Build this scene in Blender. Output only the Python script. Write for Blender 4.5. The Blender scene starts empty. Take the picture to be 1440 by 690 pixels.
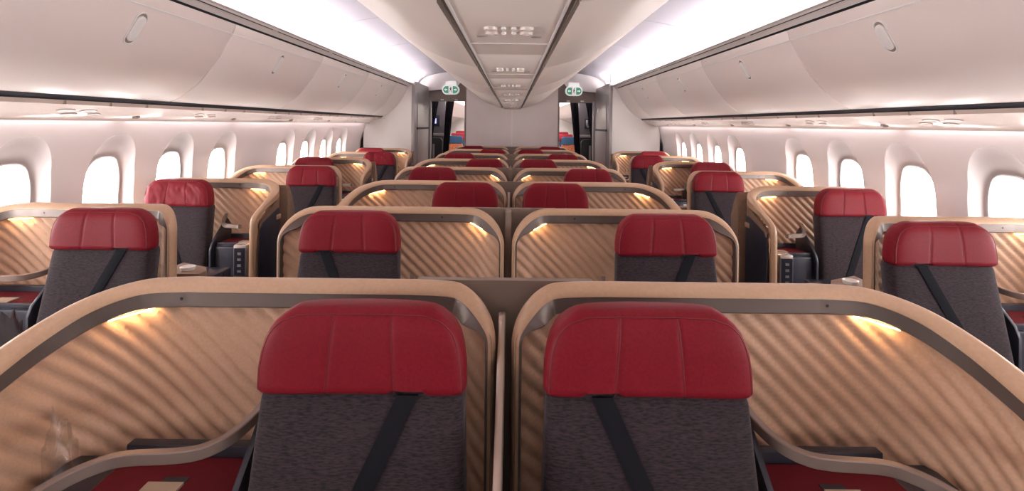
import bpy, bmesh, math, random
from mathutils import Vector, noise

# ------------------------------------------------------------------ camera, world, exposure
S = bpy.context.scene
COL = S.collection
EYE = 1.60
cam_data = bpy.data.cameras.new('camera')
cam = bpy.data.objects.new('camera', cam_data)
COL.objects.link(cam)
cam.location = (0.015, 0.0, EYE)
cam.rotation_euler = (math.radians(90), math.radians(-0.65), 0)
cam_data.sensor_width = 36.0
cam_data.sensor_fit = 'HORIZONTAL'
cam_data.lens = 36.0 * 712.0 / 1440.0
cam_data.shift_x = -1.0 / 1440.0
cam_data.shift_y = -170.0 / 1440.0
cam_data.clip_start = 0.05
S.camera = cam

world = bpy.data.worlds.new('sky')
S.world = world
world.use_nodes = True
bg = world.node_tree.nodes['Background']
bg.inputs[0].default_value = (1.0, 0.965, 0.95, 1)
bg.inputs[1].default_value = 21.0

S.view_settings.view_transform = 'Standard'
S.view_settings.look = 'None'
S.view_settings.gamma = 1.0
S.view_settings.use_curve_mapping = False
S.view_settings.exposure = 0.38
COVE = 25.0          # cove strip strength
WASH = 14.0           # side wall wash strip strength
AFT = 15.0            # lamps of the cabin beyond the curtain
READ = 20.0          # reading lights in the shells

# ------------------------------------------------------------------ materials
MATS = {}
def mat(name, col, rough=0.5, metal=0.0, emit=None, spec=None, coat=0.0, sheen=0.0):
    m = bpy.data.materials.new(name); m.use_nodes = True
    b = m.node_tree.nodes['Principled BSDF']
    b.inputs['Base Color'].default_value = (*col, 1)
    b.inputs['Roughness'].default_value = rough
    b.inputs['Metallic'].default_value = metal
    if spec is not None: b.inputs['Specular IOR Level'].default_value = spec
    if coat: b.inputs['Coat Weight'].default_value = coat; b.inputs['Coat Roughness'].default_value = 0.15
    if sheen: b.inputs['Sheen Weight'].default_value = sheen
    if emit:
        b.inputs['Emission Color'].default_value = (*emit[0], 1)
        b.inputs['Emission Strength'].default_value = emit[1]
    MATS[name] = m
    return m
def grain(m, c1, c2, scale=(300, 300, 300), bump=0.0, dist=0.001, detail=3.0, nscale=1.0):
    """object-space noise between two colours, with an optional bump"""
    nt = m.node_tree; n = nt.nodes; b = n['Principled BSDF']
    tc = n.new('ShaderNodeTexCoord'); mp = n.new('ShaderNodeMapping')
    mp.inputs['Scale'].default_value = scale
    nz = n.new('ShaderNodeTexNoise'); nz.inputs['Scale'].default_value = nscale; nz.inputs['Detail'].default_value = detail
    cr = n.new('ShaderNodeValToRGB')
    cr.color_ramp.elements[0].position = 0.32; cr.color_ramp.elements[1].position = 0.68
    cr.color_ramp.elements[0].color = (*c1, 1); cr.color_ramp.elements[1].color = (*c2, 1)
    nt.links.new(tc.outputs['Object'], mp.inputs['Vector'])
    nt.links.new(mp.outputs[0], nz.inputs['Vector'])
    nt.links.new(nz.outputs[0], cr.inputs[0])
    nt.links.new(cr.outputs[0], b.inputs['Base Color'])
    if bump:
        bp = n.new('ShaderNodeBump'); bp.inputs['Strength'].default_value = bump; bp.inputs['Distance'].default_value = dist
        nt.links.new(nz.outputs[0], bp.inputs['Height'])
        nt.links.new(bp.outputs[0], b.inputs['Normal'])
    return m
white = mat('white_plastic', (0.86, 0.81, 0.785), 0.38)
wallw = mat('side_wall_plastic', (0.86, 0.79, 0.775), 0.55)
revealm = mat('window_reveal_dimmed', (0.52, 0.46, 0.45), 0.6)  # shade put into the colour: greyed so window light bleaches the reveals less
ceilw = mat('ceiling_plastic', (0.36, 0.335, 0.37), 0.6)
binw = mat('bin_plastic', (0.88, 0.775, 0.725), 0.32)
cbinw = mat('centre_bin_plastic', (0.88, 0.77, 0.70), 0.34)
glossw = mat('service_panel_plastic', (0.74, 0.63, 0.57), 0.16)
beige = mat('lamp_beige', (0.50, 0.39, 0.345), 0.35)
taupe = mat('taupe_plastic', (0.30, 0.235, 0.20), 0.5)
gapm = mat('gap_black', (0.012, 0.012, 0.02), 0.7)
tan = grain(mat('tan_cap', (0.55, 0.36, 0.21), 0.42), (0.54, 0.345, 0.215), (0.58, 0.375, 0.24), (120, 120, 120), 0.05, 0.0004)
rib = grain(mat('ribbed_tan', (0.5, 0.34, 0.2), 0.55), (0.62, 0.385, 0.255), (0.68, 0.43, 0.29), (160, 160, 160), 0.08, 0.0005)
band = mat('grey_band', (0.16, 0.125, 0.11), 0.36, 0.35)
bronze = grain(mat('bronze_shell', (0.30, 0.19, 0.13), 0.4, 0.2), (0.28, 0.175, 0.12), (0.32, 0.205, 0.14), (60, 60, 60))
greyplate = mat('divider_taupe', (0.27, 0.205, 0.165), 0.45, 0.1)
darkp = mat('dark_panel', (0.025, 0.026, 0.04), 0.35)
gloss = mat('dark_gloss', (0.035, 0.035, 0.05), 0.16)
leather = grain(mat('red_leather', (0.33, 0.022, 0.034), 0.5, spec=0.16), (0.185, 0.008, 0.016), (0.22, 0.0105, 0.020), (180, 180, 180), 0.12, 0.0006)
thread = mat('seam_red', (0.15, 0.010, 0.014), 0.5)
fabric = grain(mat('purple_fabric', (0.09, 0.05, 0.06), 0.9, sheen=0.15), (0.003, 0.0016, 0.003), (0.044, 0.023, 0.031), (75, 75, 330), 0.5, 0.0012, 2.5)
belt = grain(mat('belt_navy', (0.016, 0.018, 0.03), 0.85, spec=.15), (0.009, 0.009, 0.012), (0.014, 0.014, 0.019), (500, 500, 900))
liner = mat('red_lining', (0.12, 0.006, 0.013), 0.7, spec=.2)
metal = mat('satin_metal', (0.50, 0.40, 0.34), 0.3, 0.8)
armm = mat('armrest_metal', (0.27, 0.20, 0.17), 0.42, 0.5)
silver = mat('silver', (0.72, 0.70, 0.69), 0.25, 0.7)
cream = mat('cream_flap', (0.42, 0.32, 0.24), 0.7)
carpet = grain(mat('carpet', (0.05, 0.045, 0.05), 0.95), (0.035, 0.03, 0.035), (0.075, 0.065, 0.07), (250, 250, 250), 0.3, 0.002)
curtain = mat('curtain_navy', (0.022, 0.02, 0.032), 0.9)
bulk = grain(mat('bulkhead_laminate', (0.60, 0.53, 0.50), 0.45), (0.80, 0.71, 0.67), (0.85, 0.755, 0.715), (3, 3, 3))
frameg = mat('grey_frame', (0.36, 0.33, 0.325), 0.35, 0.4)
headm = mat('header_taupe', (0.30, 0.235, 0.21), 0.5)
eco_red = mat('economy_red', (0.34, 0.02, 0.035), 0.8)
eco_blue = mat('economy_blue', (0.03, 0.085, 0.17), 0.8)
eco_orange = grain(mat('economy_orange', (0.6, 0.17, 0.06), 0.7), (0.30, 0.09, 0.06), (0.70, 0.21, 0.07), (30, 30, 30), 0, 0, 2)
green = mat('exit_green', (0.05, 0.25, 0.16), 0.4, emit=((0.05, 0.27, 0.17), 0.5))
signw = mat('exit_white', (0.85, 0.83, 0.8), 0.4, emit=((1, 0.97, 0.93), 0.35))
ledm = mat('cove_led', (1, 1, 1), 0.5, emit=((1.0, 0.94, 0.95), COVE))
washm = mat('wash_led', (1, 1, 1), 0.5, emit=((1.0, 0.90, 0.93), WASH))
aftled = mat('aft_cabin_led', (1, 1, 1), 0.5, emit=((1.0, 0.96, 0.93), AFT))
readm = mat('reading_led', (1, 0.8, 0.5), 0.5, emit=((1.0, 0.62, 0.28), READ))
screenm = mat('crew_screen', (0.1, 0.1, 0.3), 0.3, emit=((0.42, 0.40, 1.0), 1.6))
cupm = mat('white_cup', (0.9, 0.88, 0.85), 0.3)
bedding = mat('dark_wrap', (0.05, 0.04, 0.045), 0.18)

def pane_mat():
    m = bpy.data.materials.new('window_glass'); m.use_nodes = True
    nt = m.node_tree; n = nt.nodes; n.clear()
    out = n.new('ShaderNodeOutputMaterial'); mx = n.new('ShaderNodeMixShader'); mx.inputs[0].default_value = 0.06
    t = n.new('ShaderNodeBsdfTransparent'); t.inputs[0].default_value = (0.98, 0.98, 0.99, 1)
    g = n.new('ShaderNodeBsdfGlossy'); g.inputs['Roughness'].default_value = 0.05
    nt.links.new(t.outputs[0], mx.inputs[1]); nt.links.new(g.outputs[0], mx.inputs[2]); nt.links.new(mx.outputs[0], out.inputs[0])
    return m
glass = pane_mat()
def wrap_mat():
    m = bpy.data.materials.new('clear_wrap'); m.use_nodes = True
    nt = m.node_tree; n = nt.nodes; n.clear()
    out = n.new('ShaderNodeOutputMaterial'); mx = n.new('ShaderNodeMixShader'); mx.inputs[0].default_value = 0.14
    t = n.new('ShaderNodeBsdfTransparent'); g = n.new('ShaderNodeBsdfGlossy'); g.inputs['Roughness'].default_value = 0.2
    nt.links.new(t.outputs[0], mx.inputs[1]); nt.links.new(g.outputs[0], mx.inputs[2]); nt.links.new(mx.outputs[0], out.inputs[0])
    return m
clearwrap = wrap_mat()

# ------------------------------------------------------------------ helpers
class MB:
    def __init__(s): s.v = []; s.f = []
    def add(s, vs, fs):
        b = len(s.v); s.v += [tuple(p) for p in vs]; s.f += [tuple(i + b for i in f) for f in fs]; return s
    def box(s, x0, x1, y0, y1, z0, z1):
        vs = [(x, y, z) for z in (z0, z1) for y in (y0, y1) for x in (x0, x1)]
        return s.add(vs, [(0, 2, 3, 1), (4, 5, 7, 6), (0, 1, 5, 4), (2, 6, 7, 3), (0, 4, 6, 2), (1, 3, 7, 5)])
    def grid(s, rows, closed=False, caps=False):
        """rows: list of equal-length point lists"""
        b = len(s.v); n = len(rows[0])
        for r in rows: s.v += [tuple(p) for p in r]
        for i in range(len(rows) - 1):
            for j in range(n if closed else n - 1):
                k = (j + 1) % n
                s.f.append((b + i * n + j, b + i * n + k, b + (i + 1) * n + k, b + (i + 1) * n + j))
        if caps:
            s.f.append(tuple(b + j for j in reversed(range(n))))
            s.f.append(tuple(b + (len(rows) - 1) * n + j for j in range(n)))
        return s
    def prism(s, poly, axis, a, c):
        """polygon (2d) extruded along axis from a to c"""
        def P(p, t):
            return (t, p[0], p[1]) if axis == 'x' else (p[0], t, p[1]) if axis == 'y' else (p[0], p[1], t)
        n = len(poly); vs = [P(p, a) for p in poly] + [P(p, c) for p in poly]
        fs = [tuple(range(n)), tuple(reversed(range(n, 2 * n)))]
        fs += [(i, n + i, n + (i + 1) % n, (i + 1) % n) for i in range(n)]
        return s.add(vs, fs)
    def tube(s, pts, r, n=6):
        rows = []
        pts = [Vector(p) for p in pts]
        for i, p in enumerate(pts):
            t = (pts[min(i + 1, len(pts) - 1)] - pts[max(i - 1, 0)]).normalized()
            a = t.cross(Vector((0, 1, 0)))
            if a.length < 0.2: a = t.cross(Vector((1, 0, 0)))
            a.normalize(); c = t.cross(a)
            rows.append([p + r * (math.cos(2 * math.pi * k / n) * a + math.sin(2 * math.pi * k / n) * c) for k in range(n)])
        return s.grid(rows, True, True)
    def mesh(s, name, m, smooth=True, angle=40, bevel=0.0):
        me = bpy.data.meshes.new(name)
        me.from_pydata(s.v, [], s.f)
        bm = bmesh.new(); bm.from_mesh(me)
        bmesh.ops.remove_doubles(bm, verts=bm.verts, dist=1e-6)
        bmesh.ops.recalc_face_normals(bm, faces=bm.faces)
        if bevel:
            es = [e for e in bm.edges if len(e.link_faces) == 2 and e.calc_face_angle(0) > 0.5]
            bmesh.ops.bevel(bm, geom=es, offset=bevel, segments=2, profile=0.6, affect='EDGES', clamp_overlap=True)
        if smooth:
            for f in bm.faces: f.smooth = True
            lim = math.radians(angle)
            for e in bm.edges:
                if len(e.link_faces) == 2 and e.calc_face_angle(0) > lim: e.smooth = False
        bm.to_mesh(me); bm.free()
        me.materials.append(m)
        return me
def ob(name, me, parent=None, loc=(0, 0, 0)):
    o = bpy.data.objects.new(name, me); COL.objects.link(o)
    o.location = loc
    if parent: o.parent = parent
    return o
def tag(o, label=None, cat=None, group=None, kind=None):
    if label: o['label'] = label
    if cat: o['category'] = cat
    if group: o['group'] = group
    if kind: o['kind'] = kind
    return o
def thing(name, loc, label, cat, group=None):
    return tag(ob(name, None, None, loc), label, cat, group)
def smooth(a, b, x):
    t = min(1, max(0, (x - a) / (b - a))); return t * t * (3 - 2 * t)
def catmull(P, n):
    out = []
    for i in range(len(P) - 1):
        p0, p1, p2, p3 = P[max(i - 1, 0)], P[i], P[i + 1], P[min(i + 2, len(P) - 1)]
        for k in range(n):
            t = k / n
            out.append(tuple(0.5 * ((2 * b) + (-a + c) * t + (2 * a - 5 * b + 4 * c - d) * t * t + (-a + 3 * b - 3 * c + d) * t ** 3)
                             for a, b, c, d in zip(p0, p1, p2, p3)))
    out.append(tuple(P[-1]))
    return out
def lerp(a, b, t): return a + (b - a) * t
def ords(i): return ['nearest', 'second', 'third', 'fourth', 'fifth', 'sixth', 'seventh', 'eighth', 'ninth', 'tenth', 'eleventh', 'twelfth'][i]

PITCH = 1.09
Y0 = 1.24            # depth of the back edge of the first shells
ROWS = 8
Y_CLOSET = 8.37
Y_BULK = 9.45
Y_DOOR = 9.80
Y_FRONT = -2.6      # wall behind the camera
Y_AFT = 17.0

# ------------------------------------------------------------------ setting: floor, hull, walls
tag(ob('floor', MB().box(-2.62, 2.62, Y_FRONT - .4, Y_AFT + .1, -0.05, 0).mesh('floor', carpet, False)), kind='structure')

def base_x(z):
    """inner face of the side wall at absolute height z"""
    pts = [(0.0, 2.30), (0.35, 2.42), (0.70, 2.49), (1.10, 2.515), (1.30, 2.50), (1.50, 2.445), (1.60, 2.41), (1.72, 2.37)]
    for (a, xa), (b, xb) in zip(pts, pts[1:]):
        if z <= b: 
            t = max(0, (z - a) / (b - a)); return lerp(xa, xb, t)
    return pts[-1][1]
WIN_D0, WIN_P = 2.57, 0.61
WC = 1.125           # window centre height
def se(th, a, b, n):
    return (abs(math.cos(th) / a) ** n + abs(math.sin(th) / b) ** n) ** (-1.0 / n)
win_no = 0
for side, sg in (('left', -1), ('right', 1)):
    w = MB()
    zs = [0.0, 0.2, 0.4, 0.55, 0.70]
    w.grid([[(sg * base_x(z), y, z) for y in (Y_FRONT - .3, Y_CLOSET + .05)] for z in zs])
    w.grid([[(sg * base_x(z), y, z) for y in (Y_FRONT - .3, Y_CLOSET + .05)] for z in (1.60, 1.72)])
    corner = [math.atan2(0.475, 0.305), math.atan2(0.475, -0.305), math.atan2(-0.425, -0.305) + 2 * math.pi, math.atan2(-0.425, 0.305) + 2 * math.pi]
    th = sorted([2 * math.pi * i / 64 for i in range(64)] + corner)
    panes = []; reveal = None
    for k in range(-9, 10):
        d = WIN_D0 + WIN_P * k
        if d + .305 > Y_CLOSET + .06 or k in (4, 9):
            w.grid([[(sg * (base_x(z) + .003), y, z) for y in (d - .325, min(d + .325, Y_CLOSET + .05))] for z in (.70, .8, .9, 1.0, 1.1, 1.2, 1.3, 1.4, 1.5, 1.6)])
            continue
        if d - .305 < Y_FRONT - .1: 
            w.grid([[(sg * base_x(z), y, z) for y in (Y_FRONT - .3, d + .305)] for z in (.70, .8, .9, 1.0, 1.1, 1.2, 1.3, 1.4, 1.5, 1.6)])
            continue
        panes.append(d)
        rings = []
        for ri in range(11):
            ring = []
            for t in th:
                c, s = math.cos(t), math.sin(t)
                rw = se(t, .135, .238, 3.0)                  # opening
                rf = se(t, .160, .264, 2.9)                  # flat frame round it
                rr = se(t, .198, .385, 2.5)                  # top edge of the reveal
                rm = min(.305 / max(abs(c), 1e-6), (.475 if s > 0 else .425) / max(abs(s), 1e-6))
                rr = min(rr, rm * .985)
                if ri == 0: r, dx = rw, .085
                elif ri == 1: r, dx = rw + .004, .062
                elif ri == 2: r, dx = rf, .058
                elif ri <= 5:
                    q = (ri - 2) / 3; r = lerp(rf, rr - .006, q); dx = lerp(.054, .012, q ** 1.2)
                elif ri == 6: r, dx = rr, .004
                elif ri == 7: r, dx = rr + .004, 0
                else: r, dx = lerp(rr + .004, rm, (ri - 7) / 3), 0
                z = WC + r * s
                ring.append((sg * (base_x(z) + dx), d + r * c, z))
            rings.append(ring)
        w.grid(rings[7:], closed=True)
        if reveal is None:
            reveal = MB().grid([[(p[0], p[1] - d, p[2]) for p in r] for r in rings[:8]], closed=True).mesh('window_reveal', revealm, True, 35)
    wo = tag(ob('wall_' + side, w.mesh('wall_' + side, wallw, True, 35)), kind='structure')
    fm = MB(); ths = [2 * math.pi * i / 48 for i in range(48)]
    def wring(sc, dx): return [(sg * (base_x(WC + se(t, .135, .238, 3.0) * sc * math.sin(t)) + dx), se(t, .135, .238, 3.0) * sc * math.cos(t), WC + se(t, .135, .238, 3.0) * sc * math.sin(t)) for t in ths]
    fm.grid([wring(1.04, .066), wring(1.045, .056), wring(1.02, .052), wring(.985, .056), wring(.965, .075), wring(1.04, .095)], closed=True)
    fme = fm.mesh('window_frame', white)
    pm = MB(); pm.v = wring(1.0, .085); pm.f = [tuple(range(48))]
    pme = pm.mesh('window_pane', glass, False)
    for d in panes:
        win_no += 1
        f = tag(ob('window_%d' % win_no, fme, None, (0, d, 0)), kind='structure')
        ob('window_pane', pme, f)
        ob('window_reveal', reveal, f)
        ld = bpy.data.lights.new('portal', 'AREA'); ld.shape = 'RECTANGLE'; ld.size = .25; ld.size_y = .48
        ld.cycles.is_portal = True; ld.energy = 1.0
        lo = bpy.data.objects.new('window_portal', ld); COL.objects.link(lo)
        lo.location = (sg * (base_x(WC) + .11), d, WC)
        lo.rotation_euler = (math.radians(90), 0, math.radians(90 * sg))

# outer roof skin that closes the tube
roof = [(2.42, 1.60), (2.60, 1.62), (2.62, 1.90), (2.40, 2.40), (1.70, 2.80), (0, 2.95)]
prof = roof + [(-x, z) for x, z in reversed(roof[:-1])]
tag(ob('ceiling', MB().grid([[(x, y, z) for x, z in prof] for y in (Y_FRONT - .36, Y_AFT + .12)]).mesh('ceiling', white)), kind='structure')
# walls of the aft cabin and of both ends
for side, sg in (('left', -1), ('right', 1)):
    tag(ob('wall_aft_' + side, MB().box(sg * 2.5 - .05, sg * 2.5 + .05, Y_CLOSET, Y_AFT, 0, 1.7).mesh('wall_aft_' + side, white, False)), kind='structure')
tag(ob('wall_aft_end', MB().box(-2.6, 2.6, Y_AFT, Y_AFT + .08, 0, 2.9).mesh('wall_aft_end', white, False)), kind='structure')
tag(ob('wall_front', MB().box(-2.6, 2.6, Y_FRONT - .35, Y_FRONT - .3, 0, 2.9).mesh('wall_front', white, False)), kind='structure')
# aft cabin ceiling light and bins
for sg in (-1, 1):
    a = tag(ob('trim_1' if sg < 0 else 'trim_2', MB().prism([(sg * 1.35, 2.12), (sg * 1.6, 1.80), (sg * 2.0, 1.66), (sg * 2.46, 1.62), (sg * 2.46, 2.3), (sg * 1.5, 2.4)], 'y', 10.9, Y_AFT - .02).mesh('aft_bins', binw, True, 30)), kind='structure')
    for i in range(4):
        y = 10.0 + i * 1.6
        tag(ob('ceiling_light', MB().box(sg * 1.1 - .12, sg * 1.1 + .12, y, y + 1.2, 2.42, 2.45).mesh('ceiling_light', aftled, False)),
            'long white ceiling lamp in the cabin beyond the %s doorway, %s from the door' % ('left' if sg < 0 else 'right', ords(i)), 'ceiling light', 'ceiling lamps beyond the doorways')

# ------------------------------------------------------------------ overhead: ceiling panels, coves
CEIL = catmull([(.90, .80), (.96, .92), (1.15, .99), (1.38, .97), (1.60, .915), (1.735, .835), (1.79, .74), (1.795, .64)], 5)
for sg in (-1, 1):
    sname = 'left' if sg < 0 else 'right'
    root = tag(ob('ceiling_%s' % sname, None), kind='structure')
    y = Y_FRONT
    while y < Y_DOOR + .6:
        y1 = min(y + 1.47, Y_DOOR + .6)
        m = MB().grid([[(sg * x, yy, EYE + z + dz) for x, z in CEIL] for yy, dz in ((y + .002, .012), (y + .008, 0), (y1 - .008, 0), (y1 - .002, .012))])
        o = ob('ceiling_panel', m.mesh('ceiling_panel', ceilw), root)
        y = y1
    # cove lip and slotted strip above the side bins
    lip = MB()
    lip.grid([[(sg * x, yy, EYE + z) for x, z in ((1.738, .628), (1.716, .622), (1.712, .617), (1.690, .632), (1.652, .656), (1.640, .660), (1.643, .665), (1.650, .663), (1.662, .645), (1.80, .635))] for yy in (Y_FRONT, Y_CLOSET + 1.3)])
    ob('cove_lip', lip.mesh('cove_lip', white), root)
    sl = MB()
    yy = 0.35 - PITCH
    while yy < Y_CLOSET + 1.0:
        sl.box(min(sg * 1.6795, sg * 1.6825), max(sg * 1.6795, sg * 1.6825), yy, yy + 1.01, EYE + .629, EYE + .640)
        yy += PITCH
    # each dark slot of the vent strip is its own part
    yy = 0.35 - PITCH
    slm = None
    while yy < Y_CLOSET + 1.0:
        if slm is None:
            q = MB().grid([[(sg * x, t, EYE + z) for x, z in ((1.673, .6427), (1.660, .6510))] for t in (0, 1.01)])
            slm = q.mesh('vent_slot', gapm, False)
        ob('vent_slot', slm, root, (-sg * .0008, yy, -.0012)); yy += PITCH
    led = None
    y = 0.85 - 2 * 1.24
    for i in range(9):
        if led is None:
            led = MB().grid([[(sg * x, t, EYE + z) for x, z in ((1.735, .672), (1.668, .654))] for t in (0, 1.18)]).mesh('cove_light', ledm, False)
        tag(ob('cove_light', led, None, (0, y, 0)), 'white strip lamp hidden in the %s ceiling cove, %s from the camera' % (sname, ords(i)), 'strip light', 'cove strip lamps along the ceiling')
        y += 1.24

# ------------------------------------------------------------------ side bins
BINP = catmull([(1.722, .606), (1.738, .56), (1.775, .49), (1.84, .378), (1.94, .25), (2.045, .163), (2.11, .125), (2.155, .108)], 4)
def shell_strip(prof, y0, y1, sg, th=.018, ez=EYE, gap=.004, rnd=.007):
    """closed panel following a profile (x, z) between y0 and y1, edges rounded"""
    n = len(prof); nrm = []
    for i in range(n):
        a, b = prof[max(i - 1, 0)], prof[min(i + 1, n - 1)]
        dx, dz = b[0] - a[0], b[1] - a[1]; L = math.hypot(dx, dz)
        nrm.append((-dz / L, dx / L))          # points up/out of the cabin for a profile that runs outwards
    def off(t): return [(p[0] + q[0] * t, p[1] + q[1] * t) for p, q in zip(prof, nrm)]
    rows = []
    for y, t in ((y0 + gap, th), (y0 + gap, rnd), (y0 + gap + rnd * .4, rnd * .3), (y0 + gap + rnd, 0), (y1 - gap - rnd, 0), (y1 - gap - rnd * .4, rnd * .3), (y1 - gap, rnd), (y1 - gap, th)):
        rows.append([(sg * x, y, ez + z) for x, z in off(t)])
    m = MB().grid(rows, closed=False)
    # back skin
    m.grid([[(sg * x, y, ez + z) for x, z in off(th)] for y in (y0 + gap, y1 - gap)])
    return m
def capsule(hw, hl, n=10):
    """capsule outline in (a, b), long axis b"""
    pts = []
    for i in range(n + 1): 
        t = math.pi * i / n; pts.append((hw * math.cos(t), hl - hw + hw * math.sin(t)))
    for i in range(n + 1):
        t = math.pi + math.pi * i / n; pts.append((hw * math.cos(t), -(hl - hw) + hw * math.sin(t)))
    return pts
def latch_meshes(prof, tpos, sg, scale=1.0):
    """meshes (bezel, recess, paddle) of a bin latch lying on the profile at fraction tpos, y = 0 at its centre"""
    L = [0]
    for a, b in zip(prof, prof[1:]): L.append(L[-1] + math.hypot(b[0] - a[0], b[1] - a[1]))
    def P(s, out):
        s = min(max(s, 0), L[-1] - 1e-6)
        for i in range(len(L) - 1):
            if s <= L[i + 1]:
                t = (s - L[i]) / (L[i + 1] - L[i]); a, b = prof[i], prof[i + 1]
                dx, dz = b[0] - a[0], b[1] - a[1]; l = math.hypot(dx, dz)
                return (lerp(a[0], b[0], t) + dz / l * out, lerp(a[1], b[1], t) - dx / l * out)
    s0 = tpos * L[-1]
    def pt(a, b, out):
        x, z = P(s0 - b, out); return (sg * x, a, EYE + z)
    hw, hl = .033 * scale, .084 * scale
    def ring(k, out, sc=1.0, db=0, hl2=None): return [pt(a * sc, b * sc + db, out) for a, b in capsule(hw + k, (hl2 or hl) + k)]
    bez = MB().grid([ring(.006, 0), ring(.006, .003), ring(.001, .005), ring(-.002, .001), ring(-.003, -.002)], closed=True)
    rec = MB(); r = ring(-.002, .0012); rec.v = [tuple(x) for x in r]; rec.f = [tuple(range(len(r)))]
    pad = MB()
    r1 = ring(-.0025, .001, hl2=hl * .84); r2 = ring(-.0025, .007, hl2=hl * .84); r3 = ring(-.008, .010, hl2=hl * .84); r4 = ring(-.02, .0075, hl2=hl * .80)
    pad.grid([r1, r2, r3, r4], closed=True)
    b = len(pad.v); pad.v += [tuple(x) for x in r4]; pad.f.append(tuple(range(b, b + len(r4))))
    return bez.mesh('bezel', white), rec.mesh('recess', taupe, False), pad.mesh('paddle', white)
BIN_L = 1.47
edges = [3.17 - 4 * BIN_L + BIN_L * i for i in range(10)]
edges = [max(e, Y_FRONT - .25) for e in edges if e < Y_CLOSET - .3] + [Y_CLOSET]
for sg in (-1, 1):
    sname = 'left' if sg < 0 else 'right'
    lm = latch_meshes(BINP, .27, sg); dm = None
    for i, (a, b) in enumerate(zip(edges, edges[1:])):
        lab = 'white curved overhead bin on the %s side wall, %s bin from the camera' % (sname, ords(max(i - 2, 0)))
        if b < 0.3: lab = 'white curved overhead bin on the %s side, behind the camera, %s' % (sname, ords(i))
        t = thing('overhead_bin', (0, a, 0), lab, 'overhead bin', 'overhead bins along the side walls')
        if dm is None: dm = shell_strip(BINP, 0, BIN_L, sg).mesh('bin_door', binw)
        me = dm if abs(b - a - BIN_L) < .01 else shell_strip(BINP, 0, b - a, sg).mesh('bin_door', binw)
        ob('bin_door', me, t)
        # fine trim line along the top of the door
        ob('top_trim', MB().grid([[(sg * x, y, EYE + z) for x, z in ((1.7405, .549), (1.7395, .546), (1.7435, .540), (1.7455, .541))] for y in (.004, b - a - .004)]).mesh('top_trim', white, False), t)
        if b - a > 1:
            l = ob('latch', lm[0], t, (0, BIN_L / 2, 0)); ob('recess', lm[1], l); ob('paddle', lm[2], l)
    # black shadow gap and lip between the bins and the service panels
    r = tag(ob('trim_3' if sg < 0 else 'trim_4', MB().grid([[(sg * x, y, EYE + z) for x, z in ((2.165, .135), (2.125, .1165), (2.155, .0935), (2.19, .093))] for y in (Y_FRONT, Y_CLOSET)]).mesh('bin_gap', gapm, False)), kind='structure')
    # top gap behind the bins
    tag(ob('trim_5' if sg < 0 else 'trim_6', MB().grid([[(sg * x, y, EYE + z) for x, z in ((1.755, .600), (1.745, .640), (1.72, .634))] for y in (Y_FRONT, Y_CLOSET)]).mesh('top_gap', gapm, False)), kind='structure')
    # service panels with reading lights and little doors under the bins
    PSU = [(2.150, .094), (2.162, .074), (2.175, .073), (2.28, .034), (2.350, .004), (2.356, -.006), (2.362, .01)]
    pm = None; y = -1.09 - PITCH; i = 0
    L = PITCH
    while y < Y_CLOSET - .2:
        b = min(y + L, Y_CLOSET - .005)
        t = thing('service_panel', (0, y, 0), 'glossy cream service panel under the %s bins, %s one from the front wall' % (sname, ords(min(i, 11))), 'service panel', 'service panels below the side bins')
        me = MB().grid([[(sg * x, yy, EYE + z + (.0)) for x, z in PSU] for yy in (.0, b - y)]).mesh('panel_board', glossw)
        if pm is None or b - y < L - .01: pm2 = me
        if pm is None: pm = me
        ob('panel_board', pm if b - y > L - .01 else me, t)
        if b - y > L - .01:
            def oval(yc, q, ly, lx, mm, nm, up=.006):
                x0, z0 = lerp(2.175, 2.352, q), lerp(.073, .004, q)
                tx, tz = .93, -.37; nx, nz = -.37, -.93
                rows = []
                for sc, h in ((1, 0), (.93, up), (.7, up * 1.1), (.5, up * .3), (0.02, up * .3)):
                    rows.append([(sg * (x0 + tx * lx * sc * math.sin(2 * math.pi * k / 16) + nx * h), yc + ly * sc * math.cos(2 * math.pi * k / 16), EYE + z0 + tz * lx * sc * math.sin(2 * math.pi * k / 16) + nz * h) for k in range(16)])
                ob(nm, MB().grid(rows, closed=True).mesh(nm, mm), t)
            oval(.38, .40, .055, .02, beige, 'reading_lamp', .0025); oval(.52, .40, .055, .02, beige, 'reading_lamp', .0025)
            oval(.45, .66, .05, .017, beige, 'air_vent', .0025); oval(.60, .62, .045, .016, beige, 'air_vent', .0025)
            oval(.95, .78, .03, .016, taupe, 'speaker_grille')
        for q in (0.27, .55, .82):
            ob('lip_joint', MB().box(min(sg * 2.1485, sg * 2.163), max(sg * 2.1485, sg * 2.163), q - .003, q + .003, EYE + .0735, EYE + .093).mesh('lip_joint', taupe, False), t)
        y = b; i += 1
    # wash light behind the valance
    wl = None
    for i in range(6):
        y = 0.6 + i * 1.28
        if wl is None: wl = MB().grid([[(sg * x, t, EYE + z) for x, z in ((2.368, .032), (2.392, .030))] for t in (0, 1.2)]).mesh('wash_light', washm, False)
        tag(ob('wash_light', wl, None, (0, y, 0)), 'strip lamp washing the %s side wall from behind the service panels, %s from the camera' % (sname, ords(i)), 'strip light', 'wash strip lamps behind the service panels')

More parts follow.
